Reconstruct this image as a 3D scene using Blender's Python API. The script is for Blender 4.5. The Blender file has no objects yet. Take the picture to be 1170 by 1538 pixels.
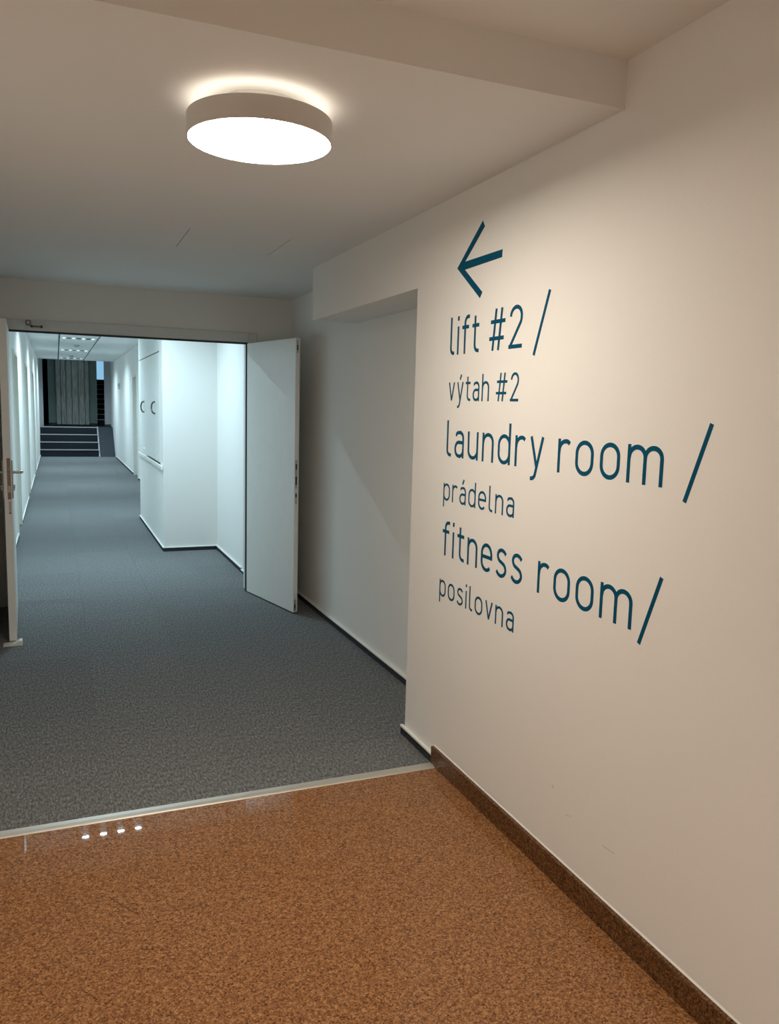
import bpy, bmesh, math, random
from mathutils import Vector, Matrix

random.seed(4)
S = bpy.context.scene
COL = S.collection

# ------------------------------------------------------------------ camera
FPX, YAW, PIT, ROL, CAM_Z = 1202.04, 0.394793, 0.128992, 0.0261272, 1.5
cy, sy = math.cos(YAW), math.sin(YAW)
r_ = Vector((cy, -sy, 0)); f_ = Vector((sy, cy, 0)); u_ = Vector((0, 0, 1))
fw = f_ * math.cos(PIT) - u_ * math.sin(PIT)
u2 = u_ * math.cos(PIT) + f_ * math.sin(PIT)
r3 = r_ * math.cos(ROL) + u2 * math.sin(ROL)
u3 = u2 * math.cos(ROL) - r_ * math.sin(ROL)
cam = bpy.data.cameras.new('camera')
cam.sensor_fit = 'VERTICAL'; cam.sensor_height = 36.0
cam.lens = FPX / 1538 * 36.0
cam.clip_start = 0.05; cam.clip_end = 200
cam_o = bpy.data.objects.new('camera', cam); COL.objects.link(cam_o)
m = Matrix((r3, u3, -fw)).transposed().to_4x4(); m.translation = (0, 0, CAM_Z)
cam_o.matrix_world = m
S.camera = cam_o

# ------------------------------------------------------------------ world, exposure
w = bpy.data.worlds.new('evening_sky'); S.world = w; w.use_nodes = True
bg = w.node_tree.nodes['Background']
bg.inputs[0].default_value = (0.34, 0.70, 1.0, 1); bg.inputs[1].default_value = 0.5
S.view_settings.view_transform = 'Standard'
try: S.view_settings.look = 'None'
except Exception: pass
S.view_settings.exposure = 0.9; S.view_settings.gamma = 1.0
S.view_settings.use_curve_mapping = False
S.cycles.diffuse_bounces = 8; S.cycles.max_bounces = 14

WARM = (1.0, 0.895, 0.755)
COOL = (0.64, 0.885, 1.0)
LAMP_L = 30.0        # radiance of the round ceiling lamp
HALO_L = 1.3
LED_W = 5.3          # watts of each LED strip of the corridor luminaires
# unseen warm fill light added behind the photographer to lift the lobby
ld = bpy.data.lights.new('lobby_fill', 'AREA'); ld.shape = 'DISK'; ld.size = 0.4
ld.energy = 16; ld.color = WARM; ld.spread = math.radians(125)
lo = bpy.data.objects.new('lobby_fill', ld); COL.objects.link(lo); lo.location = (0.1, -0.9, 2.40)

# ------------------------------------------------------------------ materials
MATS = {}
def nmat(name, rough=0.5, metal=0.0, spec=0.5):
    mt = bpy.data.materials.new(name); mt.use_nodes = True
    nt = mt.node_tree; b = nt.nodes['Principled BSDF']
    b.inputs['Roughness'].default_value = rough; b.inputs['Metallic'].default_value = metal
    b.inputs['Specular IOR Level'].default_value = spec
    MATS[name] = mt
    return mt, nt, b
def coords(nt, scale=(1, 1, 1)):
    g = nt.nodes.new('ShaderNodeNewGeometry'); mp = nt.nodes.new('ShaderNodeMapping')
    mp.inputs['Scale'].default_value = scale
    nt.links.new(g.outputs['Position'], mp.inputs['Vector'])
    return mp.outputs['Vector']
def noise(nt, vec, scale, detail=3, rough=0.55):
    n = nt.nodes.new('ShaderNodeTexNoise'); n.inputs['Scale'].default_value = scale
    n.inputs['Detail'].default_value = detail; n.inputs['Roughness'].default_value = rough
    nt.links.new(vec, n.inputs['Vector']); return n.outputs['Fac']
def ramp(nt, fac, stops):
    r = nt.nodes.new('ShaderNodeValToRGB'); e = r.color_ramp.elements
    while len(e) < len(stops): e.new(0.5)
    for k, (p, c) in enumerate(stops):
        e[k].position = p; e[k].color = (*c, 1)
    nt.links.new(fac, r.inputs['Fac']); return r.outputs['Color']
def bump(nt, b, h, strength, dist):
    n = nt.nodes.new('ShaderNodeBump'); n.inputs['Strength'].default_value = strength
    n.inputs['Distance'].default_value = dist
    nt.links.new(h, n.inputs['Height']); nt.links.new(n.outputs['Normal'], b.inputs['Normal'])
def simple(name, col, rough=0.5, metal=0.0, var=0.06, nscale=40, bmp=0.0, spec=0.5, stretch=(1, 1, 1)):
    mt, nt, b = nmat(name, rough, metal, spec)
    v = coords(nt, stretch); f = noise(nt, v, nscale, 4)
    lo_ = tuple(c * (1 - var) for c in col); hi = tuple(min(1, c * (1 + var)) for c in col)
    nt.links.new(ramp(nt, f, [(0.3, lo_), (0.7, hi)]), b.inputs['Base Color'])
    if bmp: bump(nt, b, f, bmp, 0.002)
    return mt
def mixc(nt, fac, a, b_):
    n = nt.nodes.new('ShaderNodeMix'); n.data_type = 'RGBA'
    if isinstance(fac, float): n.inputs['Factor'].default_value = fac
    else: nt.links.new(fac, n.inputs['Factor'])
    for sck, val in (('A', a), ('B', b_)):
        i = [q for q in n.inputs if q.name == sck and q.type == 'RGBA'][0]
        if isinstance(val, tuple): i.default_value = (*val, 1)
        else: nt.links.new(val, i)
    return [q for q in n.outputs if q.type == 'RGBA'][0]
def segment_mask(nt, vec, p, q, width):
    """1 inside a thin scratch from p to q, else 0"""
    p = Vector(p); q = Vector(q); d = (q - p); L = d.length; d.normalize()
    sub = nt.nodes.new('ShaderNodeVectorMath'); sub.operation = 'SUBTRACT'
    nt.links.new(vec, sub.inputs[0]); sub.inputs[1].default_value = p
    dot = nt.nodes.new('ShaderNodeVectorMath'); dot.operation = 'DOT_PRODUCT'
    nt.links.new(sub.outputs[0], dot.inputs[0]); dot.inputs[1].default_value = d
    cl = nt.nodes.new('ShaderNodeClamp'); cl.inputs['Max'].default_value = L
    nt.links.new(dot.outputs['Value'], cl.inputs['Value'])
    sc = nt.nodes.new('ShaderNodeVectorMath'); sc.operation = 'SCALE'
    sc.inputs[0].default_value = d; nt.links.new(cl.outputs[0], sc.inputs['Scale'])
    ds = nt.nodes.new('ShaderNodeVectorMath'); ds.operation = 'DISTANCE'
    nt.links.new(sub.outputs[0], ds.inputs[0]); nt.links.new(sc.outputs[0], ds.inputs[1])
    mr = nt.nodes.new('ShaderNodeMapRange'); mr.inputs['From Min'].default_value = 0
    mr.inputs['From Max'].default_value = width; mr.inputs['To Min'].default_value = 1; mr.inputs['To Max'].default_value = 0
    nt.links.new(ds.outputs['Value'], mr.inputs['Value'])
    return mr.outputs[0]

simple('wall_paint', (0.80, 0.79, 0.765), 0.75, var=0.012, nscale=260, bmp=0.05, spec=0.25)
simple('ceiling_paint', (0.78, 0.77, 0.75), 0.85, var=0.012, nscale=200, bmp=0.05, spec=0.2)
simple('door_white', (0.82, 0.83, 0.81), 0.35, var=0.015, nscale=12)
simple('frame_white', (0.66, 0.665, 0.65), 0.4, var=0.015, nscale=12)
simple('trim_white', (0.83, 0.82, 0.79), 0.35, var=0.01)
simple('cream', (0.70, 0.69, 0.62), 0.5, var=0.02)
simple('ceiling_metal', (0.76, 0.79, 0.79), 0.45, var=0.03, nscale=30, stretch=(1, 6, 1))
simple('grid_dark', (0.13, 0.14, 0.145), 0.6)
simple('seal_dark', (0.035, 0.037, 0.038), 0.6)
simple('steel', (0.55, 0.54, 0.52), 0.32, 0.95, var=0.05, nscale=90, stretch=(8, 8, 1))
simple('warm_reflection_steel', (0.30, 0.22, 0.17), 0.38, 0.8, var=0.08, nscale=60)  # brown tint paints warm light reflected in the lock plate
simple('aluminium_strip', (0.62, 0.59, 0.53), 0.42, 0.55, var=0.05, nscale=80, stretch=(1, 12, 1))
simple('teal_vinyl', (0.001, 0.075, 0.145), 0.55, var=0.03, nscale=30, spec=0.08)
simple('lamp_white', (0.62, 0.59, 0.56), 0.45, var=0.01)
simple('grey_wall', (0.25, 0.30, 0.285), 0.7, var=0.06, nscale=4)
simple('unlit_void', (0.012, 0.013, 0.014), 0.8)  # near-black colour stands in for shade on the walls beyond the landing
simple('pier_grey', (0.42, 0.42, 0.43), 0.7, var=0.02, nscale=8)
simple('nosing', (0.50, 0.48, 0.48), 0.45, 0.2, var=0.04)
simple('plank_wood', (0.43, 0.42, 0.39), 0.75, var=0.35, nscale=5, stretch=(9, 9, 0.8), bmp=0.3)
simple('sign_grey', (0.42, 0.44, 0.45), 0.4, var=0.02)
simple('white_plastic', (0.80, 0.79, 0.75), 0.35, var=0.01)

# painted wall carrying the lettering, with two scuffs low down
mt, nt, b = nmat('lettered_wall', 0.75, 0, 0.25)
v = coords(nt); f = noise(nt, v, 260, 4)
c = ramp(nt, f, [(0.3, (0.79, 0.78, 0.755)), (0.7, (0.81, 0.80, 0.775))])
c = mixc(nt, segment_mask(nt, v, (1.455, 1.793, 0.238), (1.455, 1.741, 0.242), 0.003), c, (0.62, 0.58, 0.52))
c = mixc(nt, segment_mask(nt, v, (1.455, 2.06, 0.30), (1.455, 2.055, 0.297), 0.004), c, (0.55, 0.47, 0.42))
c = mixc(nt, segment_mask(nt, v, (1.455, 1.98, 0.24), (1.455, 1.95, 0.25), 0.003), c, (0.68, 0.65, 0.6))
nt.links.new(c, b.inputs['Base Color']); bump(nt, b, f, 0.05, 0.002)

def carpet(name, dark, mid, light):
    mt, nt, b = nmat(name, 0.95, 0, 0.1)
    v = coords(nt)
    n1 = noise(nt, v, 330, 2, 0.7); n2 = noise(nt, coords(nt, (1, 0.35, 1)), 120, 3, 0.7); n3 = noise(nt, v, 2.2, 2)
    mx = nt.nodes.new('ShaderNodeMath'); mx.operation = 'MULTIPLY_ADD'
    nt.links.new(n1, mx.inputs[0]); mx.inputs[1].default_value = 0.55
    s2 = nt.nodes.new('ShaderNodeMath'); s2.operation = 'MULTIPLY'; s2.inputs[1].default_value = 0.45
    nt.links.new(n2, s2.inputs[0]); nt.links.new(s2.outputs[0], mx.inputs[2])
    col = ramp(nt, mx.outputs[0], [(0.36, dark), (0.5, mid), (0.64, light)])
    oi = nt.nodes.new('ShaderNodeObjectInfo')
    mr = nt.nodes.new('ShaderNodeMapRange'); mr.inputs['To Min'].default_value = 0.965; mr.inputs['To Max'].default_value = 1.035
    nt.links.new(oi.outputs['Random'], mr.inputs['Value'])
    hs = nt.nodes.new('ShaderNodeHueSaturation'); nt.links.new(mr.outputs[0], hs.inputs['Value']); nt.links.new(col, hs.inputs['Color'])
    nt.links.new(hs.outputs[0], b.inputs['Base Color'])
    bump(nt, b, mx.outputs[0], 0.8, 0.004)
carpet('carpet', (0.028, 0.030, 0.031), (0.145, 0.151, 0.153), (0.38, 0.39, 0.392))
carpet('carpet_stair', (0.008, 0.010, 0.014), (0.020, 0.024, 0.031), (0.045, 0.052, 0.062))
carpet('carpet_ramp', (0.015, 0.018, 0.022), (0.050, 0.057, 0.067), (0.10, 0.11, 0.125))
carpet('carpet_dark', (0.012, 0.014, 0.018), (0.036, 0.040, 0.048), (0.08, 0.088, 0.10))

def granite(name, k, rough):
    mt, nt, b = nmat(name, rough, 0, 0.06)
    v = coords(nt)
    n1 = noise(nt, v, 190, 3, 0.75); n2 = noise(nt, v, 75, 2, 0.6); n3 = noise(nt, v, 3, 2)
    vo = nt.nodes.new('ShaderNodeTexVoronoi'); vo.inputs['Scale'].default_value = 210
    nt.links.new(v, vo.inputs['Vector'])
    sp = nt.nodes.new('ShaderNodeSeparateColor'); nt.links.new(vo.outputs['Color'], sp.inputs[0])
    m1 = nt.nodes.new('ShaderNodeMath'); m1.operation = 'MULTIPLY_ADD'; m1.inputs[1].default_value = 0.22
    nt.links.new(sp.outputs[0], m1.inputs[0])
    m2 = nt.nodes.new('ShaderNodeMath'); m2.operation = 'MULTIPLY_ADD'; m2.inputs[1].default_value = 0.5
    nt.links.new(n1, m2.inputs[0]); m3 = nt.nodes.new('ShaderNodeMath'); m3.operation = 'MULTIPLY'; m3.inputs[1].default_value = 0.28
    nt.links.new(n2, m3.inputs[0]); nt.links.new(m3.outputs[0], m2.inputs[2]); nt.links.new(m2.outputs[0], m1.inputs[2])
    q = lambda c: tuple(x * k for x in c)
    col = ramp(nt, m1.outputs[0], [(0.34, q((0.070, 0.028, 0.010))), (0.44, q((0.22, 0.095, 0.036))), (0.54, q((0.33, 0.150, 0.058))), (0.66, q((0.50, 0.27, 0.12)))])
    if name == 'granite':
        col = mixc(nt, segment_mask(nt, v, (0.111, 2.406, 0), (0.189, 2.282, 0), 0.0035), col, (0.12, 0.05, 0.018))
    nt.links.new(col, b.inputs['Base Color'])
    b.inputs['Coat Weight'].default_value = 0.5; b.inputs['Coat Roughness'].default_value = 0.012; b.inputs['Coat IOR'].default_value = 1.5
granite('granite', 0.95, 0.5)
granite('granite_skirting', 0.42, 0.25)

def emit(name, col, strength, base=(0.8, 0.8, 0.8)):
    mt, nt, b = nmat(name, 0.5)
    b.inputs['Base Color'].default_value = (*base, 1)
    b.inputs['Emission Color'].default_value = (*col, 1); b.inputs['Emission Strength'].default_value = strength
emit('lamp_diffuser', WARM, LAMP_L)
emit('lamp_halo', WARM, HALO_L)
emit('led_lens', COOL, 0.4)
simple('dark_steel', (0.16, 0.16, 0.165), 0.35, 0.85, var=0.05, nscale=60)
mt, nt, b = nmat('window_glass', 0.02); b.inputs['Transmission Weight'].default_value = 1.0; b.inputs['IOR'].default_value = 1.02

# ------------------------------------------------------------------ helpers
def new_bm(): return bmesh.new()
def add_box(bm, x0, x1, y0, y1, z0, z1, bev=0.0):
    t = bmesh.new()
    bmesh.ops.create_cube(t, size=1)
    for vv in t.verts:
        vv.co = Vector(((x0 + x1) / 2 + vv.co.x * (x1 - x0), (y0 + y1) / 2 + vv.co.y * (y1 - y0), (z0 + z1) / 2 + vv.co.z * (z1 - z0)))
    if bev > 0:
        bmesh.ops.bevel(t, geom=t.edges[:], offset=bev, segments=2, affect='EDGES', profile=0.5)
    me = bpy.data.meshes.new('tmp'); t.to_mesh(me); t.free(); bm.from_mesh(me); bpy.data.meshes.remove(me)
    return bm
def box(*a, **k): return add_box(new_bm(), *a, **k)
def add_prism(bm, pts, axis, a0, a1):
    """extrude polygon pts (2D) along axis ('x','y','z') from a0 to a1"""
    def P(p, a):
        return {'x': (a, p[0], p[1]), 'y': (p[0], a, p[1]), 'z': (p[0], p[1], a)}[axis]
    A = [bm.verts.new(P(p, a0)) for p in pts]; B = [bm.verts.new(P(p, a1)) for p in pts]
    fs = [bm.faces.new(A), bm.faces.new(B[::-1])]
    n = len(pts)
    for i in range(n): fs.append(bm.faces.new((A[i], B[i], B[(i + 1) % n], A[(i + 1) % n])))
    bmesh.ops.recalc_face_normals(bm, faces=bm.faces[:])
    return bm
def add_lathe(bm, prof, centre, seg=48):
    rings = []
    for (r, z) in prof:
        if r < 1e-6: rings.append([bm.verts.new((centre[0], centre[1], centre[2] + z))])
        else: rings.append([bm.verts.new((centre[0] + r * math.cos(2 * math.pi * k / seg), centre[1] + r * math.sin(2 * math.pi * k / seg), centre[2] + z)) for k in range(seg)])
    for a, b_ in zip(rings, rings[1:]):
        for k in range(seg):
            k2 = (k + 1) % seg
            if len(a) == 1 and len(b_) == 1: continue
            if len(a) == 1: bm.faces.new((a[0], b_[k], b_[k2]))
            elif len(b_) == 1: bm.faces.new((a[k], b_[0], a[k2]))
            else: bm.faces.new((a[k], b_[k], b_[k2], a[k2]))
    bmesh.ops.recalc_face_normals(bm, faces=bm.faces[:])
    return bm
def add_tube(bm, pts, rad, seg=10):
    pts = [Vector(p) for p in pts]; rings = []
    up = Vector((0.13, 0.21, 0.97)).normalized()
    for i, p in enumerate(pts):
        d = (pts[min(i + 1, len(pts) - 1)] - pts[max(i - 1, 0)]).normalized()
        a = d.cross(up).normalized(); c_ = d.cross(a)
        rr = rad[i] if isinstance(rad, (list, tuple)) else rad
        rings.append([bm.verts.new(p + a * rr * math.cos(2 * math.pi * k / seg) + c_ * rr * math.sin(2 * math.pi * k / seg)) for k in range(seg)])
    for a, b_ in zip(rings, rings[1:]):
        for k in range(seg): bm.faces.new((a[k], a[(k + 1) % seg], b_[(k + 1) % seg], b_[k]))
    bm.faces.new(rings[0][::-1]); bm.faces.new(rings[-1])
    bmesh.ops.recalc_face_normals(bm, faces=bm.faces[:])
    return bm
def obj(name, bm, mat, parent=None, smooth=False):
    me = bpy.data.meshes.new(name); bm.to_mesh(me); bm.free()
    me.materials.append(MATS[mat])
    if smooth:
        for p in me.polygons: p.use_smooth = True
        try: me.set_sharp_from_angle(angle=math.radians(35))
        except Exception: pass
    o = bpy.data.objects.new(name, me); COL.objects.link(o)
    if parent: o.parent = parent
    return o
def tag(o, label, cat=None, group=None, kind=None):
    o['label'] = label
    if cat: o['category'] = cat
    if group: o['group'] = group
    if kind: o['kind'] = kind
    return o
def empty(name, loc, label, cat, rotz=0, group=None, kind=None):
    o = bpy.data.objects.new(name, None); COL.objects.link(o)
    o.empty_display_size = 0.1
    o.location = loc; o.rotation_euler = (0, 0, rotz)
    return tag(o, label, cat, group, kind)
def struct(name, bm, mat, label, cat):
    return tag(obj(name, bm, mat), label, cat, kind='structure')
def local(bm, loc):
    bmesh.ops.translate(bm, verts=bm.verts[:], vec=-Vector(loc)); return bm
def lpart(name, bm, mat, root, smooth=False):
    """part given in world coordinates under an unrotated root"""
    return obj(name, local(bm, root.location), mat, root, smooth)

# ------------------------------------------------------------------ setting: lobby
XW = 1.455            # face of the lettered wall
XR = 1.737            # back of the recess
ZC = 2.325            # lobby ceiling
ZU = 2.45             # higher ceiling near the camera
YD = 6.29             # door wall
ZH = 1.977            # head of the door opening
XL = -0.47
bm = new_bm()
add_prism(bm, [(-6.0, -0.02), (3.24, -0.02), (3.24, 2.016), (4.79, 2.016), (4.79, 2.56), (-6.0, 2.56)], 'x', XW, XR)
struct('wall_right', bm, 'lettered_wall', 'cream white wall on the right carrying the teal lettering, with bulkhead over the recess', 'wall')
struct('wall_right', box(XR, XR + 0.12, 3.0, YD + 0.12, -0.02, 2.56), 'wall_paint', 'white back wall of the shallow recess behind the open door leaf', 'wall')
struct('wall_left', box(XL - 0.12, XL, -6.0, YD + 0.12, -0.02, 2.56), 'wall_paint', 'white left wall of the lobby outside the picture', 'wall')
struct('wall_front', box(XL - 0.12, XR, -6.12, -6.0, -0.02, 2.56), 'wall_paint', 'white lobby wall behind the photographer', 'wall')
bm = new_bm()
HL, HR = -0.335, 1.425      # wall opening (frame sits inside)
add_prism(bm, [(XL, -0.02), (HL, -0.02), (HL, 2.02), (HR, 2.02), (HR, -0.02), (XR, -0.02), (XR, 2.7), (XL, 2.7)], 'y', YD, YD + 0.13)
struct('wall_back', bm, 'wall_paint', 'grey white wall with the double door opening to the corridor', 'wall')

# lower ceiling with the flush access hatch cut out of it
HX0, HX1, HY0, HY1 = 0.609, 1.112, 4.03, 4.53
bm = new_bm()
add_box(bm, XL, XR, 1.895, HY0, ZC, ZC + 0.22)
add_box(bm, XL, XR, HY1, YD, ZC, ZC + 0.22)
add_box(bm, XL, HX0, HY0, HY1, ZC, ZC + 0.22)
add_box(bm, HX1, XR, HY0, HY1, ZC, ZC + 0.22)
struct('ceiling', bm, 'ceiling_paint', 'lower white plaster ceiling of the lobby with a stepped front edge', 'ceiling')
struct('ceiling', box(XL, XR, -6.0, 1.90, ZU, ZU + 0.12), 'ceiling_paint', 'higher ceiling strip at the top right in front of the step', 'ceiling')
h = empty('access_panel', (0.86, 4.28, ZC), 'flush square access panel in the ceiling, seen as two hairline gaps beyond the lamp', 'access panel', kind='structure')
lpart('panel', box(HX0 + 0.006, HX1 - 0.0038, HY0 + 0.0004, HY1 - 0.0004, ZC + 0.0005, ZC + 0.012), 'ceiling_paint', h)
lpart('gap_backing', box(HX0, HX1, HY0, HY1, ZC + 0.03, ZC + 0.04), 'seal_dark', h)

# floors
struct('floor', box(XL, XW, -6.0, 2.885, -0.06, 0.0), 'granite', 'polished speckled brown granite floor in the foreground', 'floor')
fl = struct('floor', box(XL, 1.85, 2.885, 22.9, -0.06, -0.0062), 'carpet', 'grey carpet tile floor of the lobby and corridor', 'floor')
tile_mesh = None
def carpet_tile(x0, x1, y0, y1):
    global tile_mesh
    full = abs(x1 - x0 - 0.5) < 1e-6 and abs(y1 - y0 - 0.5) < 1e-6
    if full and tile_mesh:
        o = bpy.data.objects.new('carpet_tile', tile_mesh); COL.objects.link(o); o.parent = fl
    else:
        g = 0.0004
        o = obj('carpet_tile', box(g, x1 - x0 - g, g, y1 - y0 - g, -0.006, 0, bev=0), 'carpet', fl)
        if full: tile_mesh = o.data
    o.location = (x0, y0, 0)
def tile_field(xa, xb, ya, yb, ox, oy):
    x = ox
    while x < xb - 1e-6:
        xa_, xb_ = max(x, xa), min(x + 0.5, xb)
        if xb_ - xa_ > 0.004:
            y = oy
            while y < yb - 1e-6:
                ya_, yb_ = max(y, ya), min(y + 0.5, yb)
                if yb_ - ya_ > 0.004: carpet_tile(xa_, xb_, ya_, yb_)
                y += 0.5
        x += 0.5
tile_field(XL, XW - 0.001, 2.926, 3.239, -1.86, 2.4)
tile_field(XL, XR, 3.24, YD, -1.86, 2.9)
tile_field(-0.296, 1.386, YD, 6.42, -0.36, 5.9)
tile_field(-0.42, 1.51, 6.42, 8.25, -0.86, 5.9)
tile_field(-0.42, 0.975, 8.25, 10.72, -0.86, 7.9)
tile_field(-0.42, 1.45, 10.72, 22.9, -0.86, 10.4)

# metal strip between granite and carpet
bm = new_bm()
add_prism(bm, [(2.878, 0.0), (2.882, 0.004), (2.90, 0.0062), (2.925, 0.0045), (2.929, 0.0)], 'x', XL, 1.437)
tag(obj('transition_strip', bm, 'aluminium_strip'), 'pale metal transition strip where grey carpet meets brown granite', 'floor strip', kind='structure')

# granite skirting: three slabs
bs = empty('baseboard_right', (1.447, 2.9, 0), 'dark brown granite skirting along the foot of the lettered wall', 'skirting', kind='structure')
for ya, yb in ((1.951, 2.925), (1.276, 1.949), (0.40, 1.274), (-0.60, 0.398), (-1.60, -0.602), (-2.6, -1.602)):
    lpart('skirting_slab', box(1.438, XW, ya, yb, 0.0005, 0.078, bev=0.0015), 'granite_skirting', bs)
lpart('sealant_bead', add_prism(new_bm(), [(XW, 0.078), (XW - 0.0035, 0.078), (XW, 0.083)], 'y', -2.6, 2.925), 'trim_white', bs)
# carpet skirtings with white capping
def carpet_skirting(name, x0, x1, y0, y1, side, label):
    """side: which face of the box is the wall ('x' = wall at x1, '-x' = wall at x0, '-y' = wall at y1)"""
    r = empty(name, ((x0 + x1) / 2, (y0 + y1) / 2, 0), label, 'skirting', kind='structure')
    lpart('carpet_strip', box(x0, x1, y0, y1, 0.0005, 0.036), 'carpet_dark', r)
    e = 0.004
    if side == 'x': q = box(x0 - e, x1, y0, y1, 0.036, 0.045, bev=0.0015)
    elif side == '-x': q = box(x0, x1 + e, y0, y1, 0.036, 0.045, bev=0.0015)
    else: q = box(x0, x1, y0 - e, y1, 0.036, 0.045, bev=0.0015)
    lpart('white_capping', q, 'trim_white', r)
carpet_skirting('baseboard_right', 1.443, XW, 2.926, 3.262, 'x', 'short carpet skirting with white capping between granite skirting and recess')
carpet_skirting('baseboard_right', XR - 0.013, XR, 3.25, YD - 0.016, 'x', 'carpet skirting with white capping along the recess wall')
carpet_skirting('baseboard_right', 1.499, 1.51, 7.05, 8.238, 'x', 'carpet skirting with white capping beyond the right door leaf')
carpet_skirting('baseboard_right', 0.977, 1.51, 8.239, 8.25, '-y', 'carpet skirting at the foot of the white cupboard pier')
carpet_skirting('baseboard_right', 0.964, 0.975, 8.239, 10.72, 'x', 'carpet skirting below the white wall cupboard')
carpet_skirting('baseboard_right', 1.439, 1.45, 10.72, 16.2, 'x', 'carpet skirting on the right side of the corridor before its door')
carpet_skirting('baseboard_right', 1.439, 1.45, 17.3, 22.4, 'x', 'carpet skirting at the far right of the corridor beyond its door')
carpet_skirting('baseboard_left', XL, XL + 0.012, 2.93, YD - 0.012, '-x', 'dark carpet skirting on the lobby side wall behind the left door leaf')
lsk = empty('baseboard_right', (1.505, 6.8, 0), 'lower skirting offcut right behind the door frame', 'skirting', kind='structure')
lpart('carpet_strip', box(1.500, 1.51, 6.44, 7.045, 0.0005, 0.022), 'carpet_dark', lsk)
lpart('white_capping', box(1.496, 1.51, 6.44, 7.045, 0.022, 0.030, bev=0.0015), 'trim_white', lsk)

# ------------------------------------------------------------------ setting: corridor
ZK = 2.55
# left wall with three recessed doors
LD = [(9.55, 10.50), (13.1, 14.05), (17.0, 17.95)]
bm = new_bm(); y = 6.42
for (a, b_) in LD:
    add_box(bm, -0.62, -0.42, y, a, -0.02, 2.7); add_box(bm, -0.62, -0.42, a, b_, 2.02, 2.7); y = b_
add_box(bm, -0.62, -0.42, y, 24.2, -0.02, 2.7)
struct('wall_left', bm, 'wall_paint', 'white left wall of the bright corridor with recessed doors', 'wall')
y = 6.42
for k, (a, b_) in enumerate(LD + [(22.9, 0)]):
    carpet_skirting('baseboard_left', -0.42, -0.409, y + (0.03 if k else 0), a - 0.03, '-x', ['carpet skirting along the near left wall of the corridor', 'carpet skirting beyond the first left corridor door', 'carpet skirting beyond the second left corridor door', 'carpet skirting beyond the last left corridor door'][k]); y = b_
# right wall, alcove and door at y 16.3
RD = (16.3, 17.2)
bm = new_bm()
add_box(bm, 1.45, 1.62, 10.72, RD[0], -0.02, 2.7); add_box(bm, 1.45, 1.62, *RD, 2.02, 2.7); add_box(bm, 1.45, 1.62, RD[1], 24.6, -0.02, 2.7)
struct('wall_right', bm, 'wall_paint', 'white right wall of the corridor beyond the cupboard', 'wall')
struct('wall_right', box(1.51, 1.62, 6.42, 8.25, -0.02, 2.7), 'wall_paint', 'white wall of the alcove just behind the right door leaf', 'wall')
def side_door(name, xf, ya, yb, sgn, label):
    """door recessed in a corridor side wall; xf wall face, sgn = +1 wall lies towards -x"""
    d = empty(name, (xf - sgn * 0.06, (ya + yb) / 2, 0), label, 'door', kind='structure')
    X = lambda a, b2: (min(xf + sgn * a, xf + sgn * b2), max(xf + sgn * a, xf + sgn * b2))
    lpart('leaf', box(*X(-0.09, -0.05), ya + 0.045, yb - 0.045, 0.008, 1.975, bev=0.002), 'door_white', d)
    fr = new_bm()
    add_box(fr, *X(-0.12, 0.012), ya, ya + 0.045, 0, 2.02); add_box(fr, *X(-0.12, 0.012), yb - 0.045, yb, 0, 2.02)
    add_box(fr, *X(-0.12, 0.012), ya + 0.045, yb - 0.045, 1.98, 2.02)
    lpart('door_frame', fr, 'cream', d)
    hx = xf + sgn * (-0.05); hy = ya + 0.11
    t = new_bm(); add_tube(t, [(hx, hy, 1.05), (hx + sgn * 0.045, hy, 1.05), (hx + sgn * 0.05, hy + 0.02, 1.05), (hx + sgn * 0.05, hy + 0.12, 1.05)], 0.009)
    add_box(t, *X(-0.05, -0.043), hy - 0.02, hy + 0.02, 0.93, 1.14)
    lpart('door_handle', t, 'steel', d)
for k, (a, b_) in enumerate(LD):
    side_door('door_%d' % (3 + k), -0.42, a, b_, 1, ['nearest pale door in the left wall of the corridor', 'second pale door along the left wall of the corridor', 'third and farthest pale door along the left corridor wall'][k])
side_door('door_6', 1.45, *RD, -1, 'pale door in the right corridor wall just beyond the cupboard')

# cupboard pier: walls of the column
struct('wall_right', box(0.975, 1.62, 8.25, 8.50, -0.02, 2.7), 'wall_paint', 'bright white pier facing the lobby beside the wall cupboard', 'wall')
struct('wall_right', box(0.975, 1.62, 8.50, 10.72, -0.02, 0.815), 'wall_paint', 'low white wall under the corridor cupboard', 'wall')
cb = empty('wall_cupboard', (1.2, 9.61, 0.815), 'white built-in corridor cupboard with two doors and arched handles above a ledge', 'cupboard')
lpart('body', box(0.995, 1.62, 8.50, 10.72, 0.866, 2.55), 'frame_white', cb)
for k, (a, b_) in enumerate(((8.505, 9.599), (9.601, 10.70))):
    d = lpart('cupboard_door', box(0.973, 0.9945, a, b_, 0.885, 2.003, bev=0.0015), 'door_white', cb)
    hy = 8.915 + k * 1.15
    pts = []
    for i in range(13):
        t = math.pi * i / 12
        pts.append((0.973 - 0.032 * math.sin(t) ** 0.7, hy + 0.0, 1.44 + 0.062 * math.cos(t)))
    # arched bow handle that also swings sideways a little
    pts = [(p[0], p[1] + 0.05 * math.sin(math.pi * i / 12), p[2]) for i, p in enumerate(pts)]
    hb = new_bm(); add_tube(hb, pts, 0.009)
    for zz in (1.378, 1.502): add_box(hb, 0.967, 0.973, hy - 0.011, hy + 0.011, zz - 0.011, zz + 0.011, bev=0.002)
    lpart('handle', hb, 'dark_steel', cb, True).parent = cb
    hs = cb.children[-1]; hs.parent = d; hs.location = (0, 0, 0)
    kb = new_bm(); add_tube(kb, [(0.973, hy + 0.06, 0.935), (0.967, hy + 0.06, 0.935)], 0.009)
    o = lpart('cam_lock', kb, 'steel', cb); o.parent = d
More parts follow.
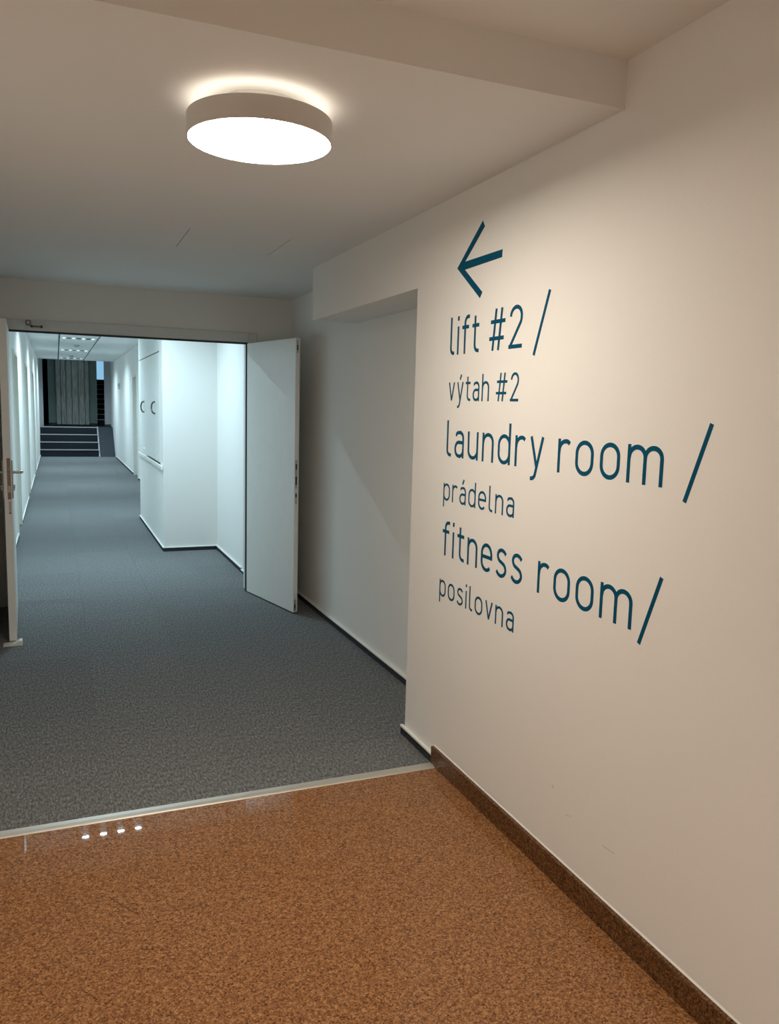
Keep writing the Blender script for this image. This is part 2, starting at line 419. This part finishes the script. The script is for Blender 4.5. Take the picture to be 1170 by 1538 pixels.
lpart('gap_strip', box(0.990, 0.9949, 8.505, 10.70, 2.003, 2.016), 'seal_dark', cb)
lpart('top_panel', box(0.973, 0.9945, 8.505, 10.70, 2.016, 2.54, bev=0.0015), 'door_white', cb)
tag(obj('ledge', box(0.956, 0.9725, 8.252, 10.735, 0.826, 0.866, bev=0.004), 'trim_white'), 'narrow white ledge running under the corridor cupboard doors', 'ledge')

# corridor ceiling: metal panels in three rows
XA, XB = 0.076, 0.702
cl = struct('ceiling', box(-0.62, 1.62, 6.42, 23.2, ZK + 0.02, ZK + 0.10), 'grid_dark', 'suspended metal panel ceiling of the bright corridor', 'ceiling')
FIX = [7.60, 11.30, 15.10, 18.72, 22.30]
def panel(x0, x1, y0, y1):
    obj('ceiling_panel', box(x0, x1, y0, y1, ZK, ZK + 0.0195), 'ceiling_metal', cl)
def rowpanels(x0, x1, y0, y1, n):
    st = (y1 - y0) / n
    for i in range(n): panel(x0, x1, y0 + i * st + 0.002, y0 + (i + 1) * st - 0.002)
rowpanels(-0.419, XA - 0.014, 6.42, 23.2, 28)
rowpanels(XB + 0.014, 1.449, 6.42, 23.2, 28)
y = 6.42
for fy in FIX + [23.2 + 0.3]:
    a, b_ = y, fy - 0.3
    if b_ - a > 0.05: rowpanels(XA + 0.014, XB - 0.014, a, b_, max(1, round((b_ - a) / 0.6)))
    y = fy + 0.3
xc = (XA + XB) / 2
ORD = ['just inside the double door', 'second from the double door', 'third from the double door', 'fourth from the double door', 'nearest the far steps']
def luminaire(fy, k):
    r = empty('ceiling_luminaire', (xc, fy, ZK), 'white square recessed office light in the corridor ceiling, ' + ORD[k], 'ceiling light', group='square corridor ceiling lights')
    bm = new_bm()
    add_box(bm, XA + 0.015, XB - 0.015, fy - 0.297, fy - 0.20, ZK, ZK + 0.012); add_box(bm, XA + 0.015, XB - 0.015, fy + 0.20, fy + 0.297, ZK, ZK + 0.012)
    add_box(bm, XA + 0.015, XB - 0.015, fy - 0.20, fy + 0.20, ZK + 0.010, ZK + 0.014)
    lpart('housing', bm, 'trim_white', r)
    for i in range(3):
        x = xc + (i - 1) * 0.157
        g = new_bm(); 
        for j in range(4): add_box(g, x - 0.035, x + 0.035, fy - 0.16 + j * 0.08, fy - 0.10 + j * 0.08, ZK - 0.001, ZK + 0.009)
        lpart('louvre', g, 'grid_dark', r)
    for i in range(4):
        x = xc + (i - 1.5) * 0.157
        lpart('lens_strip', box(x - 0.02, x + 0.02, fy - 0.17, fy + 0.17, ZK + 0.001, ZK + 0.009), 'led_lens', r)
        L = bpy.data.lights.new('led_strip', 'AREA'); L.shape = 'RECTANGLE'; L.size = 0.05; L.size_y = 0.018
        L.energy = LED_W; L.color = COOL; L.spread = math.radians(152)
        o = bpy.data.objects.new('led_strip', L); COL.objects.link(o); o.parent = r
        o.location = (x - xc, -0.06, -0.004)
for k, fy in enumerate(FIX): luminaire(fy, k)
for k, (x, y) in enumerate(((0.39, 16.8), (0.36, 20.9))):
    s = empty('smoke_detector', (x, y, ZK), ['small round smoke detector on the corridor ceiling between the third and fourth lights', 'small round smoke detector on the corridor ceiling near the far steps'][k], 'smoke detector', group='corridor smoke detectors')
    bm = add_lathe(new_bm(), [(0, -0.045), (0.03, -0.044), (0.045, -0.03), (0.055, -0.012), (0.055, 0.0), (0, 0)], (0, 0, 0), 24)
    obj('body', bm, 'sign_grey', s, True)
# small sign on the right wall
sg = empty('door_sign', (1.45, 21.2, 1.87), 'small grey room sign on the right corridor wall near the steps', 'sign')
lpart('plate', box(1.443, 1.4495, 20.85, 21.5, 1.80, 1.94, bev=0.002), 'sign_grey', sg)
lpart('plate', box(1.440, 1.443, 20.90, 21.45, 1.815, 1.86), 'trim_white', sg)

# ------------------------------------------------------------------ far steps, ramp, landing
ZL = 0.765
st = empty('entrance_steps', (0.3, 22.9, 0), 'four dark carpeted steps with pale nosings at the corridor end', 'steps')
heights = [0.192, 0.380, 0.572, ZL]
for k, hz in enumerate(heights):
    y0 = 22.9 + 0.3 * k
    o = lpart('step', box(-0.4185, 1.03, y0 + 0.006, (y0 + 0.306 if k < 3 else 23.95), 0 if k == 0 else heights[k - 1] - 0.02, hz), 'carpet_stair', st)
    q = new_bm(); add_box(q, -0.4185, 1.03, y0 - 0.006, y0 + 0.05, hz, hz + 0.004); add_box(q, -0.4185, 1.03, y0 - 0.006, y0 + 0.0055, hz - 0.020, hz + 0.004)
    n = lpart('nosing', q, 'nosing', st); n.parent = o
rp = empty('ramp', (1.24, 22.9, 0), 'steep dark carpeted ramp beside the steps with a pale edge', 'ramp')
lpart('ramp_body', add_prism(new_bm(), [(22.86, 0.0), (23.86, ZL - 0.001), (23.95, ZL - 0.001), (23.95, 0.0)], 'x', 1.062, 1.449), 'carpet_ramp', rp)
lpart('edge_strip', add_prism(new_bm(), [(22.84, 0.0), (22.84, 0.02), (23.84, ZL + 0.012), (23.95, ZL + 0.012), (23.95, 0.0)], 'x', 1.031, 1.061), 'nosing', rp)
struct('floor', box(-1.5, 2.3, 23.95, 29.2, ZL - 0.1, ZL - 0.001), 'carpet_dark', 'dark landing floor above the far steps', 'floor')
struct('wall_left', box(-0.62, -0.33, 24.2, 24.35, 0.6, 3.6), 'pier_grey', 'grey pier at the left edge of the landing', 'wall')
struct('wall_right', box(1.288, 1.62, 24.6, 24.75, 0.6, 3.6), 'pier_grey', 'grey pier at the right edge of the landing beside the upper stairs', 'wall')
struct('baseboard_back', box(1.288, 1.45, 24.585, 24.6, ZL, ZL + 0.06), 'seal_dark', 'dark skirting at the foot of the right landing pier', 'skirting')
struct('wall_back', box(-0.21, 1.13, 25.55, 25.70, 0.6, 3.6), 'grey_wall', 'dark grey green wall at the back of the landing', 'wall')
struct('baseboard_back', box(-0.21, 1.13, 25.53, 25.55, ZL, ZL + 0.06), 'seal_dark', 'dark skirting along the landing back wall', 'skirting')
struct('wall_right', box(1.03, 1.13, 25.70, 28.6, 0.6, 3.6), 'grey_wall', 'dark wall flanking the upper stairs', 'wall')
struct('wall_left', box(-1.6, -0.9, 24.35, 29.2, 0.6, 3.6), 'unlit_void', 'side wall coloured as unlit void beyond the left landing gap', 'wall')
struct('wall_back', box(-0.9, 1.03, 27.5, 27.6, 0.6, 3.6), 'unlit_void', 'wall coloured as unlit void, seen through the dark gap left of the planks', 'wall')
struct('wall_right', box(1.62, 1.75, 24.6, 29.2, 0.6, 3.6), 'grey_wall', 'right wall of the upper stairwell', 'wall')
struct('ceiling', box(-1.6, 1.75, 23.2, 29.2, 3.5, 3.6), 'grey_wall', 'high dim ceiling over the landing', 'ceiling')
struct('wall_front', box(-1.6, 1.75, 23.1, 23.2, ZK + 0.1, 3.6), 'grey_wall', 'dark upper wall above the corridor end', 'wall')
struct('wall_left', box(-1.6, -0.62, 24.1, 24.35, 0.6, 3.6), 'unlit_void', 'return wall coloured as unlit void left of the landing pier', 'wall')
# plank panel
pp = empty('plank_panel', (0.43, 25.5, ZL), 'tall panel of weathered grey wooden planks on the landing', 'plank panel')
xs = [0.0, 0.135, 0.275, 0.432, 0.612, 0.790, 0.905]
for i in range(6):
    o = lpart('plank', box(xs[i] + 0.007, xs[i + 1] - 0.007, 25.44 + random.uniform(-0.006, 0.006), 25.52, ZL + 0.02, 3.0, bev=0.002), 'plank_wood', pp)
# upper stairs
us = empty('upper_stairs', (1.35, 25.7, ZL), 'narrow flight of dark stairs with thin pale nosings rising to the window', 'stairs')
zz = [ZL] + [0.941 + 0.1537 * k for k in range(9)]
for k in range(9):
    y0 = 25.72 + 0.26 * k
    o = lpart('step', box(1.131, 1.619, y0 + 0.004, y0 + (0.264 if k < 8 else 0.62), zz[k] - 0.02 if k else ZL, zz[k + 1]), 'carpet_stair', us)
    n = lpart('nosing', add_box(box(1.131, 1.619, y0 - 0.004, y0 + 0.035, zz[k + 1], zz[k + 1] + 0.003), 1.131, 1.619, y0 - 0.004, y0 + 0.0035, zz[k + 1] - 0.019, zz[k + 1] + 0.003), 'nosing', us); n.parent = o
# window at the head of the upper stairs
wf = empty('window_1', (1.37, 28.7, 2.2), 'bright pale blue window above the upper stairs', 'window', kind='structure')
bm = new_bm()
add_box(bm, 1.13, 1.17, 28.62, 28.70, 2.10, 3.5); add_box(bm, 1.58, 1.62, 28.62, 28.70, 2.10, 3.5); add_box(bm, 1.17, 1.58, 28.62, 28.70, 2.10, 2.14); add_box(bm, 1.17, 1.58, 28.62, 28.70, 3.46, 3.5)
lpart('window_frame', bm, 'trim_white', wf)
lpart('pane', box(1.17, 1.58, 28.655, 28.661, 2.14, 3.46), 'window_glass', wf)
struct('wall_back', box(1.03, 1.75, 28.6, 28.72, 0.6, 2.10), 'grey_wall', 'wall below the far window', 'wall')

# ------------------------------------------------------------------ double door: frame, leaves
fr = empty('trim_1', (0.54, YD, 0), 'grey white steel frame around the double door opening', 'door frame', kind='structure')
OL, OR = -0.30, 1.390
bm = new_bm()
add_box(bm, OL - 0.035, OL, YD - 0.001, YD + 0.14, 0, ZH); add_box(bm, OR, OR + 0.035, YD - 0.001, YD + 0.14, 0, ZH); add_box(bm, OL - 0.035, OR + 0.035, YD - 0.001, YD + 0.14, ZH, ZH + 0.043)
lpart('jamb_lining', bm, 'frame_white', fr)
bm = new_bm()
add_box(bm, OL - 0.07, OL - 0.004, YD - 0.014, YD - 0.001, 0, ZH + 0.075, bev=0.003); add_box(bm, OR + 0.004, OR + 0.07, YD - 0.014, YD - 0.001, 0, ZH + 0.075, bev=0.003)
add_box(bm, OL - 0.004, OR + 0.004, YD - 0.014, YD - 0.001, ZH + 0.004, ZH + 0.075, bev=0.003)
lpart('architrave', bm, 'frame_white', fr)
bm = new_bm()
add_box(bm, OL, OR, YD + 0.0, YD + 0.022, ZH - 0.014, ZH); add_box(bm, OR - 0.014, OR, YD - 0.004, YD + 0.022, 0.0, ZH - 0.014); add_box(bm, OL, OL + 0.006, YD, YD + 0.02, 0.0, ZH - 0.014)
lpart('rubber_seal', bm, 'seal_dark', fr)

# right leaf (hinged right, swung past a right angle)
RW = 0.792
dR = Vector((1.551 - 1.3785, 5.496 - 6.268))
R_ = empty('door_1', (1.3785, 6.268, 0), 'right white leaf of the double door, swung open against the recess', 'door', math.atan2(dR.y, dR.x), kind='structure')
obj('leaf', box(0.004, RW, 0, 0.026, 0.010, 1.968, bev=0.0015), 'door_white', R_)
obj('leaf_rebate', box(0.004, RW - 0.013, 0.026, 0.042, 0.010, 1.968, bev=0.0015), 'door_white', R_)
obj('bottom_seal', box(0.01, RW - 0.006, 0.006, 0.020, 0.003, 0.0098), 'seal_dark', R_)
e0, e1 = RW - 0.0005, RW + 0.0015
for a, b_ in ((1.865, 1.955), (0.018, 0.105)):
    q = obj('flush_bolt', box(e0, e1, 0.006, 0.021, a, b_), 'steel', R_)
    o = obj('bolt_slot', box(e1, e1 + 0.0008, 0.009, 0.018, a + 0.02, b_ - 0.035), 'seal_dark', q)
q = obj('strike_plate', box(e0, e1, 0.005, 0.022, 0.915, 1.118), 'steel', R_)
for a, b_ in ((1.05, 1.09), (0.94, 1.0)): obj('strike_hole', box(e1, e1 + 0.0008, 0.008, 0.019, a, b_), 'seal_dark', q)
q = obj('strike_plate', box(e0, e1, 0.006, 0.021, 0.803, 0.885), 'steel', R_)
obj('strike_hole', box(e1, e1 + 0.0008, 0.008, 0.019, 0.850, 0.876), 'seal_dark', q)
for z in (0.25, 1.72):
    bm = add_tube(new_bm(), [(0.0, 0.010, z), (0.0, 0.010, z + 0.10)], 0.007, 12); obj('hinge', bm, 'steel', R_, True)

# left leaf (hinged left, seen almost edge on)
LWD = 0.952
dL = Vector((-0.2605 + 0.292, 5.318 - 6.27))
L_ = empty('door_2', (-0.292, 6.27, 0), 'left white leaf of the double door, open and seen edge on with lever handle', 'door', math.atan2(dL.y, dL.x), kind='structure')
obj('leaf', box(0.004, LWD, -0.043, 0, 0.012, 1.965, bev=0.0015), 'door_white', L_)
e0, e1 = LWD - 0.0005, LWD + 0.0016
q = obj('lock_forend', box(e0, e1, -0.024, -0.004, 0.893, 1.142, bev=0.0006), 'warm_reflection_steel', L_)
obj('latch_bolt', add_prism(new_bm(), [(e1, -0.020), (e1 + 0.011, -0.010), (e1 + 0.011, -0.008), (e1, -0.008)], 'z', 1.065, 1.095), 'steel', q)
obj('dead_bolt', box(e1, e1 + 0.002, -0.021, -0.007, 0.935, 0.975), 'steel', q)
q = obj('bolt_plate', box(e0, e1, -0.020, -0.006, 0.805, 0.882, bev=0.0006), 'steel', L_)
obj('bolt_slot', box(e1, e1 + 0.0008, -0.018, -0.008, 0.806, 0.812), 'seal_dark', q)
for sgn, y0 in ((1, 0.0), (-1, -0.043)):
    Y = lambda a, b2: (min(y0 + sgn * a, y0 + sgn * b2), max(y0 + sgn * a, y0 + sgn * b2))
    q = obj('handle_plate', box(LWD - 0.085, LWD - 0.045, *Y(0, 0.009), 0.893, 1.128, bev=0.003), 'steel', L_)
    bm = new_bm()
    pts = [(LWD - 0.065, y0 + sgn * 0.004, 1.053), (LWD - 0.065, y0 + sgn * 0.035, 1.053), (LWD - 0.068, y0 + sgn * 0.048, 1.053), (LWD - 0.078, y0 + sgn * 0.056, 1.053), (LWD - 0.10, y0 + sgn * 0.058, 1.053), (LWD - 0.185, y0 + sgn * 0.056, 1.050)]
    add_tube(bm, pts, [0.009, 0.009, 0.010, 0.0105, 0.010, 0.009], 12)
    obj('lever', bm, 'steel', q, True)
    bm = add_tube(new_bm(), [(LWD - 0.065, y0 + sgn * 0.008, 0.965), (LWD - 0.065, y0 + sgn * 0.018, 0.965)], 0.0105, 14)
    add_box(bm, LWD - 0.071, LWD - 0.059, *Y(0.008, 0.016), 0.94, 0.965)
    obj('lock_cylinder', bm, 'steel', q)
for z in (0.25, 1.0, 1.72):
    obj('hinge', add_tube(new_bm(), [(0.0, -0.010, z), (0.0, -0.010, z + 0.10)], 0.007, 12), 'steel', L_, True)

# wedge holding the left leaf
dw = empty('door_wedge', (-0.285, 5.28, 0), 'white door wedge on the carpet at the foot of the left leaf', 'door wedge')
lpart('wedge_body', add_prism(new_bm(), [(-0.335, 0.0005), (-0.335, 0.005), (-0.27, 0.012), (-0.245, 0.027), (-0.230, 0.027), (-0.228, 0.0005)], 'y', 5.245, 5.309), 'white_plastic', dw)
lpart('grip_lip', box(-0.335, -0.228, 5.238, 5.2449, 0.0005, 0.006), 'cream', dw)

# door selector hardware on the head of the frame
dc = empty('door_selector', (-0.13, YD - 0.014, 2.02), 'small dark metal door selector with arm on the door frame head', 'door hardware')
lpart('selector_box', box(-0.182, -0.150, YD - 0.045, YD - 0.0145, 2.012, 2.045, bev=0.003), 'dark_steel', dc)
lpart('cover_plate', box(-0.174, -0.158, YD - 0.048, YD - 0.0455, 2.020, 2.037), 'steel', dc)
a = lpart('arm', box(-0.15, -0.078, YD - 0.032, YD - 0.026, 1.999, 2.010), 'dark_steel', dc)
lpart('arm_roller', add_tube(new_bm(), [(-0.082, YD - 0.044, 2.004), (-0.082, YD - 0.015, 2.004)], 0.0085, 14), 'seal_dark', dc)
lpart('arm_pivot', add_tube(new_bm(), [(-0.146, YD - 0.044, 2.004), (-0.146, YD - 0.015, 2.004)], 0.008, 14), 'seal_dark', dc)

# ------------------------------------------------------------------ round ceiling lamp
LX, LY, LZ = 0.545, 2.318, 2.225
lp = empty('ceiling_lamp', (LX, LY, ZC), 'large round white ceiling lamp glowing warm with a halo above it', 'ceiling lamp')
c0 = (LX, LY, 0)
bm = add_lathe(new_bm(), [(0.196, LZ + 0.003), (0.197, LZ), (0.200, LZ + 0.0005), (0.2005, LZ + 0.003), (0.2005, LZ + 0.058), (0.199, LZ + 0.060), (0.108, LZ + 0.060), (0.108, LZ + 0.056), (0.196, LZ + 0.056), (0.196, LZ + 0.003)], c0, 96)
lpart('housing', bm, 'lamp_white', lp, True)
bm = add_lathe(new_bm(), [(0, LZ + 0.0015), (0.1955, LZ + 0.0015), (0.1955, LZ + 0.006), (0, LZ + 0.006)], c0, 96)
lpart('diffuser', bm, 'lamp_diffuser', lp)
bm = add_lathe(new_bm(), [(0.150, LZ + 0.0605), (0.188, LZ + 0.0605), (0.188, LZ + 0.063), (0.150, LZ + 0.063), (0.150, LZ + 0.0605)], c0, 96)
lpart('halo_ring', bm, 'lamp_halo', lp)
bm = add_lathe(new_bm(), [(0, LZ + 0.0605), (0.112, LZ + 0.0605), (0.112, ZC), (0, ZC)], c0, 64)
lpart('mounting_base', bm, 'lamp_white', lp, True)

# ------------------------------------------------------------------ wall lettering
SW = 0.092; C = SW / 2; XH = 0.735
def arc(cx, cy_, rx, ry, a0, a1, n=9):
    return [(cx + rx * math.cos(math.radians(a0 + (a1 - a0) * i / n)), cy_ + ry * math.sin(math.radians(a0 + (a1 - a0) * i / n))) for i in range(n + 1)]
def stadium(x0, x1, y0, y1):
    r = (x1 - x0) / 2; cx = (x0 + x1) / 2; ry = min(r * 1.0, (y1 - y0) / 2)
    p = arc(cx, y1 - ry, r, ry, 0, 180, 14) + arc(cx, y0 + ry, r, ry, 180, 360, 14)
    return p + [p[0]]
def catmull(p, n=6):
    q = [p[0]] + list(p) + [p[-1]]; out = []
    for i in range(1, len(q) - 2):
        for k in range(n):
            t = k / n
            out.append(tuple(0.5 * (2 * q[i][j] + (q[i + 1][j] - q[i - 1][j]) * t + (2 * q[i - 1][j] - 5 * q[i][j] + 4 * q[i + 1][j] - q[i + 2][j]) * t * t + (3 * q[i][j] - q[i - 1][j] - 3 * q[i + 1][j] + q[i + 2][j]) * t ** 3) for j in (0, 1)))
    return out + [p[-1]]
T = XH - C
def G():
    g = {}
    g['l'] = (0.25, [[(C, 1), (C, 0.19)] + arc(C + 0.135, 0.19, 0.135, 0.136, 180, 270, 6)[1:] + [(0.25, C)]])
    g['i'] = (0.108, [[(C, 0), (C, XH)], [(C, 0.885), (C, 1.0)]])
    g['f'] = (0.40, [[(0.16, 0), (0.16, 0.79)] + arc(0.315, 0.79, 0.155, 0.156, 180, 90, 6)[1:] + [(0.40, 0.946)], [(0, T), (0.37, T)]])
    g['t'] = (0.38, [[(0.15, 0.93), (0.15, 0.21)] + arc(0.305, 0.21, 0.155, 0.156, 180, 270, 6)[1:] + [(0.38, C)], [(0, T), (0.36, T)]])
    a = [(0.065, 0.625)] + arc(0.20, 0.56, 0.125, 0.121, 150, 90, 3) + [(0.30, T)] + arc(0.30, 0.52, 0.146, 0.161, 90, 0, 6) + [(0.446, 0)]
    bowl = [(0.446, 0.42), (0.22, 0.42)] + arc(0.22, 0.238, 0.166, 0.184, 90, 270, 10) + [(0.27, C)] + arc(0.27, 0.20, 0.176, 0.146, 270, 360, 5)
    g['a'] = (0.50, [a, bowl])
    g['u'] = (0.53, [[(C, XH)] + arc(0.265, 0.25, 0.211, 0.196, 180, 360, 12), [(0.476, XH), (0.476, 0)]])
    narch = [(C, T - 0.21)] + arc(0.265, T - 0.20, 0.211, 0.20, 180, 0, 12) + [(0.476, 0)]
    g['n'] = (0.53, [[(C, 0), (C, XH)], narch])
    g['h'] = (0.53, [[(C, 0), (C, 1.0)], narch])
    g['o'] = (0.56, [stadium(C, 0.506, C, T)])
    g['d'] = (0.54, [stadium(C, 0.486, C, T), [(0.486, 0), (0.486, 1.0)]])
    g['p'] = (0.54, [stadium(C, 0.486, C, T), [(C, XH), (C, -0.27)]])
    g['r'] = (0.40, [[(C, 0), (C, XH)], [(C, T - 0.20)] + arc(0.255, T - 0.20, 0.201, 0.20, 180, 90, 6) + arc(0.27, T - 0.18, 0.15, 0.18, 90, 45, 4)[1:]])
    g['v'] = (0.52, [[(0.052, XH), (0.26, 0.03)], [(0.468, XH), (0.26, 0.03)]])
    ytail = [(0.468, XH), (0.235, -0.11)] + arc(0.09, -0.08, 0.15, 0.145, -12, -80, 5)[1:] + [(0.06, -0.222)]
    g['y'] = (0.52, [[(0.052, XH), (0.275, 0.03)], ytail])
    e = [(C, 0.375), (0.50, 0.375), (0.50, 0.46)] ; r = 0.223; cx = C + r
    g['e'] = (0.555, [[(C, 0.385), (0.50, 0.385)], [(0.50, 0.335), (0.50, T - r)] + arc(cx, T - r, r, r, 0, 180, 14)[1:] + arc(cx, C + r, r, r, 180, 318, 12)])
    g['s'] = (0.50, [catmull([(0.43, 0.60), (0.36, 0.66), (0.25, T), (0.13, 0.65), (0.075, 0.545), (0.13, 0.435), (0.25, 0.385), (0.38, 0.325), (0.435, 0.205), (0.37, 0.095), (0.24, C), (0.12, 0.075), (0.035, 0.145)], 5)])
    m1 = [(C, T - 0.21)] + arc(0.25, T - 0.19, 0.196, 0.19, 180, 0, 12) + [(0.446, 0)]
    m2 = [(0.446, T - 0.21)] + arc(0.642, T - 0.19, 0.196, 0.19, 180, 0, 12) + [(0.838, 0)]
    g['m'] = (0.892, [[(C, 0), (C, XH)], m1, m2])
    g['#'] = (0.70, [[(0.16, 0), (0.28, 1.0)], [(0.42, 0), (0.54, 1.0)], [(0.0, 0.29), (0.655, 0.29)], [(0.045, 0.69), (0.70, 0.69)]])
    g['2'] = (0.56, [[(0.055, 0.74)] + arc(0.28, 0.735, 0.226, 0.211, 165, 0, 14) + arc(0.30, 0.70, 0.206, 0.21, 0, -35, 4)[1:] + [(0.075, C + 0.02)], [(0.0, C), (0.56, C)]])
    g['/'] = (0.60, [[(0.05, -0.20), (0.55, 1.17)]])
    g['\u00fd'] = (0.52, g['y'][1] + [[(0.235, 0.83), (0.335, 1.02)]])
    g['\u00e1'] = (0.50, g['a'][1] + [[(0.215, 0.83), (0.325, 1.02)]])
    return g
GL = G()
GAP = 0.165
def stroke(bm, pts, sw, fn, depth):
    """constant width ribbon along pts, extruded by depth; fn maps glyph (x, y, d) to world"""
    P = [pts[0]]
    for p in pts[1:]:
        if (p[0] - P[-1][0]) ** 2 + (p[1] - P[-1][1]) ** 2 > 1e-7: P.append(p)
    closed = (P[0][0] - P[-1][0]) ** 2 + (P[0][1] - P[-1][1]) ** 2 < 1e-6 and len(P) > 3
    if closed: P = P[:-1]
    n = len(P); L = []; R = []
    for i in range(n):
        a = P[i - 1] if (i > 0 or closed) else None
        b_ = P[(i + 1) % n] if (i < n - 1 or closed) else None
        d1 = Vector((P[i][0] - a[0], P[i][1] - a[1])).normalized() if a else None
        d2 = Vector((b_[0] - P[i][0], b_[1] - P[i][1])).normalized() if b_ else None
        d1 = d1 or d2; d2 = d2 or d1
        nn = Vector((-(d1.y + d2.y), d1.x + d2.x)).normalized()
        k = 1 / max(0.5, nn.dot(Vector((-d1.y, d1.x))))
        L.append((P[i][0] + nn.x * sw / 2 * k, P[i][1] + nn.y * sw / 2 * k)); R.append((P[i][0] - nn.x * sw / 2 * k, P[i][1] - nn.y * sw / 2 * k))
    V = [[bm.verts.new(fn(q[0], q[1], dd)) for q in S_] for S_ in (L, R) for dd in (0, depth)]
    L0, L1, R0, R1 = V
    for i in range(n if closed else n - 1):
        j = (i + 1) % n
        for A, B in ((L1, R1), (R0, L0), (L0, L1), (R1, R0)): bm.faces.new((A[i], B[i], B[j], A[j]))
    if not closed:
        bm.faces.new((L0[0], R0[0], R1[0], L1[0])); bm.faces.new((L0[-1], L1[-1], R1[-1], R0[-1]))
def lettering(text_words, cap, zb, label, name='wall_lettering'):
    """text_words: list of (word, u0, u1): extents along the wall (u = -y)"""
    uu = text_words[0][1]
    root = empty(name, (XW, -uu, zb), label, 'lettering')
    for word, u0, u1 in text_words:
        tot = sum(GL[ch][0] for ch in word) + GAP * (len(word) - 1)
        sx = (u1 - u0) / tot if len(word) > 1 or word in '2#/' else cap
        x = 0
        for ch in word:
            gw, strokes = GL[ch]
            bm = new_bm()
            for si, st_ in enumerate(strokes):
                def fn(px, py, d, x=x):
                    return Vector((-d, -(u0 + (x + px) * sx) + uu, py * cap))
                # stroke width in world units: compensate horizontal scaling by working in a scaled frame
                k = sx / cap
                pts = [(p[0] * k, p[1]) for p in st_]
                def fn2(px, py, d, x=x): return Vector((-d, -(u0 + x * sx + px * cap) + uu, py * cap))
                stroke(bm, pts, SW, fn2, 0.0006 + 0.00015 * si)
            bmesh.ops.recalc_face_normals(bm, faces=bm.faces[:])
            obj('slash' if ch == '/' else ('digit' if ch == '2' else ('hash_sign' if ch == '#' else 'letter')), bm, 'teal_vinyl', root)
            x += gw + GAP
    return root
lettering([('lift', -2.908, -2.672), ('#', -2.594, -2.486), ('2', -2.458, -2.371), ('/', -2.303, -2.209)], 0.147, 1.714, 'dark teal lettering lift #2 / directly below the arrow')
lettering([('v\u00fdtah', -2.908, -2.580), ('#', -2.530, -2.455), ('2', -2.432, -2.378)], 0.100, 1.534, 'small dark teal lettering v\u00fdtah #2 on the right wall')
lettering([('laundry', -2.910, -2.205), ('room', -2.128, -1.646), ('/', -1.572, -1.484)], 0.145, 1.313, 'large dark teal lettering laundry room / on the right wall')
lettering([('pr\u00e1delna', -2.924, -2.370)], 0.096, 1.133, 'small dark teal lettering pr\u00e1delna on the right wall')
lettering([('fitness', -2.916, -2.297), ('room', -2.207, -1.730), ('/', -1.705, -1.618)], 0.145, 0.908, 'large dark teal lettering fitness room/ on the right wall')
lettering([('posilovna', -2.930, -2.338)], 0.096, 0.733, 'small dark teal lettering posilovna, lowest line on the wall')
ar = empty('wall_arrow', (XW, 2.87, 2.045), 'dark teal arrow pointing left above the wall lettering', 'arrow sign')
poly = [(2.870, 2.045), (2.678, 2.187), (2.661, 2.164), (2.805, 2.061), (2.526, 2.061), (2.528, 2.034), (2.805, 2.031), (2.661, 1.931), (2.678, 1.911)]
lpart('arrow_shape', add_prism(new_bm(), poly, 'x', XW - 0.0007, XW), 'teal_vinyl', ar)
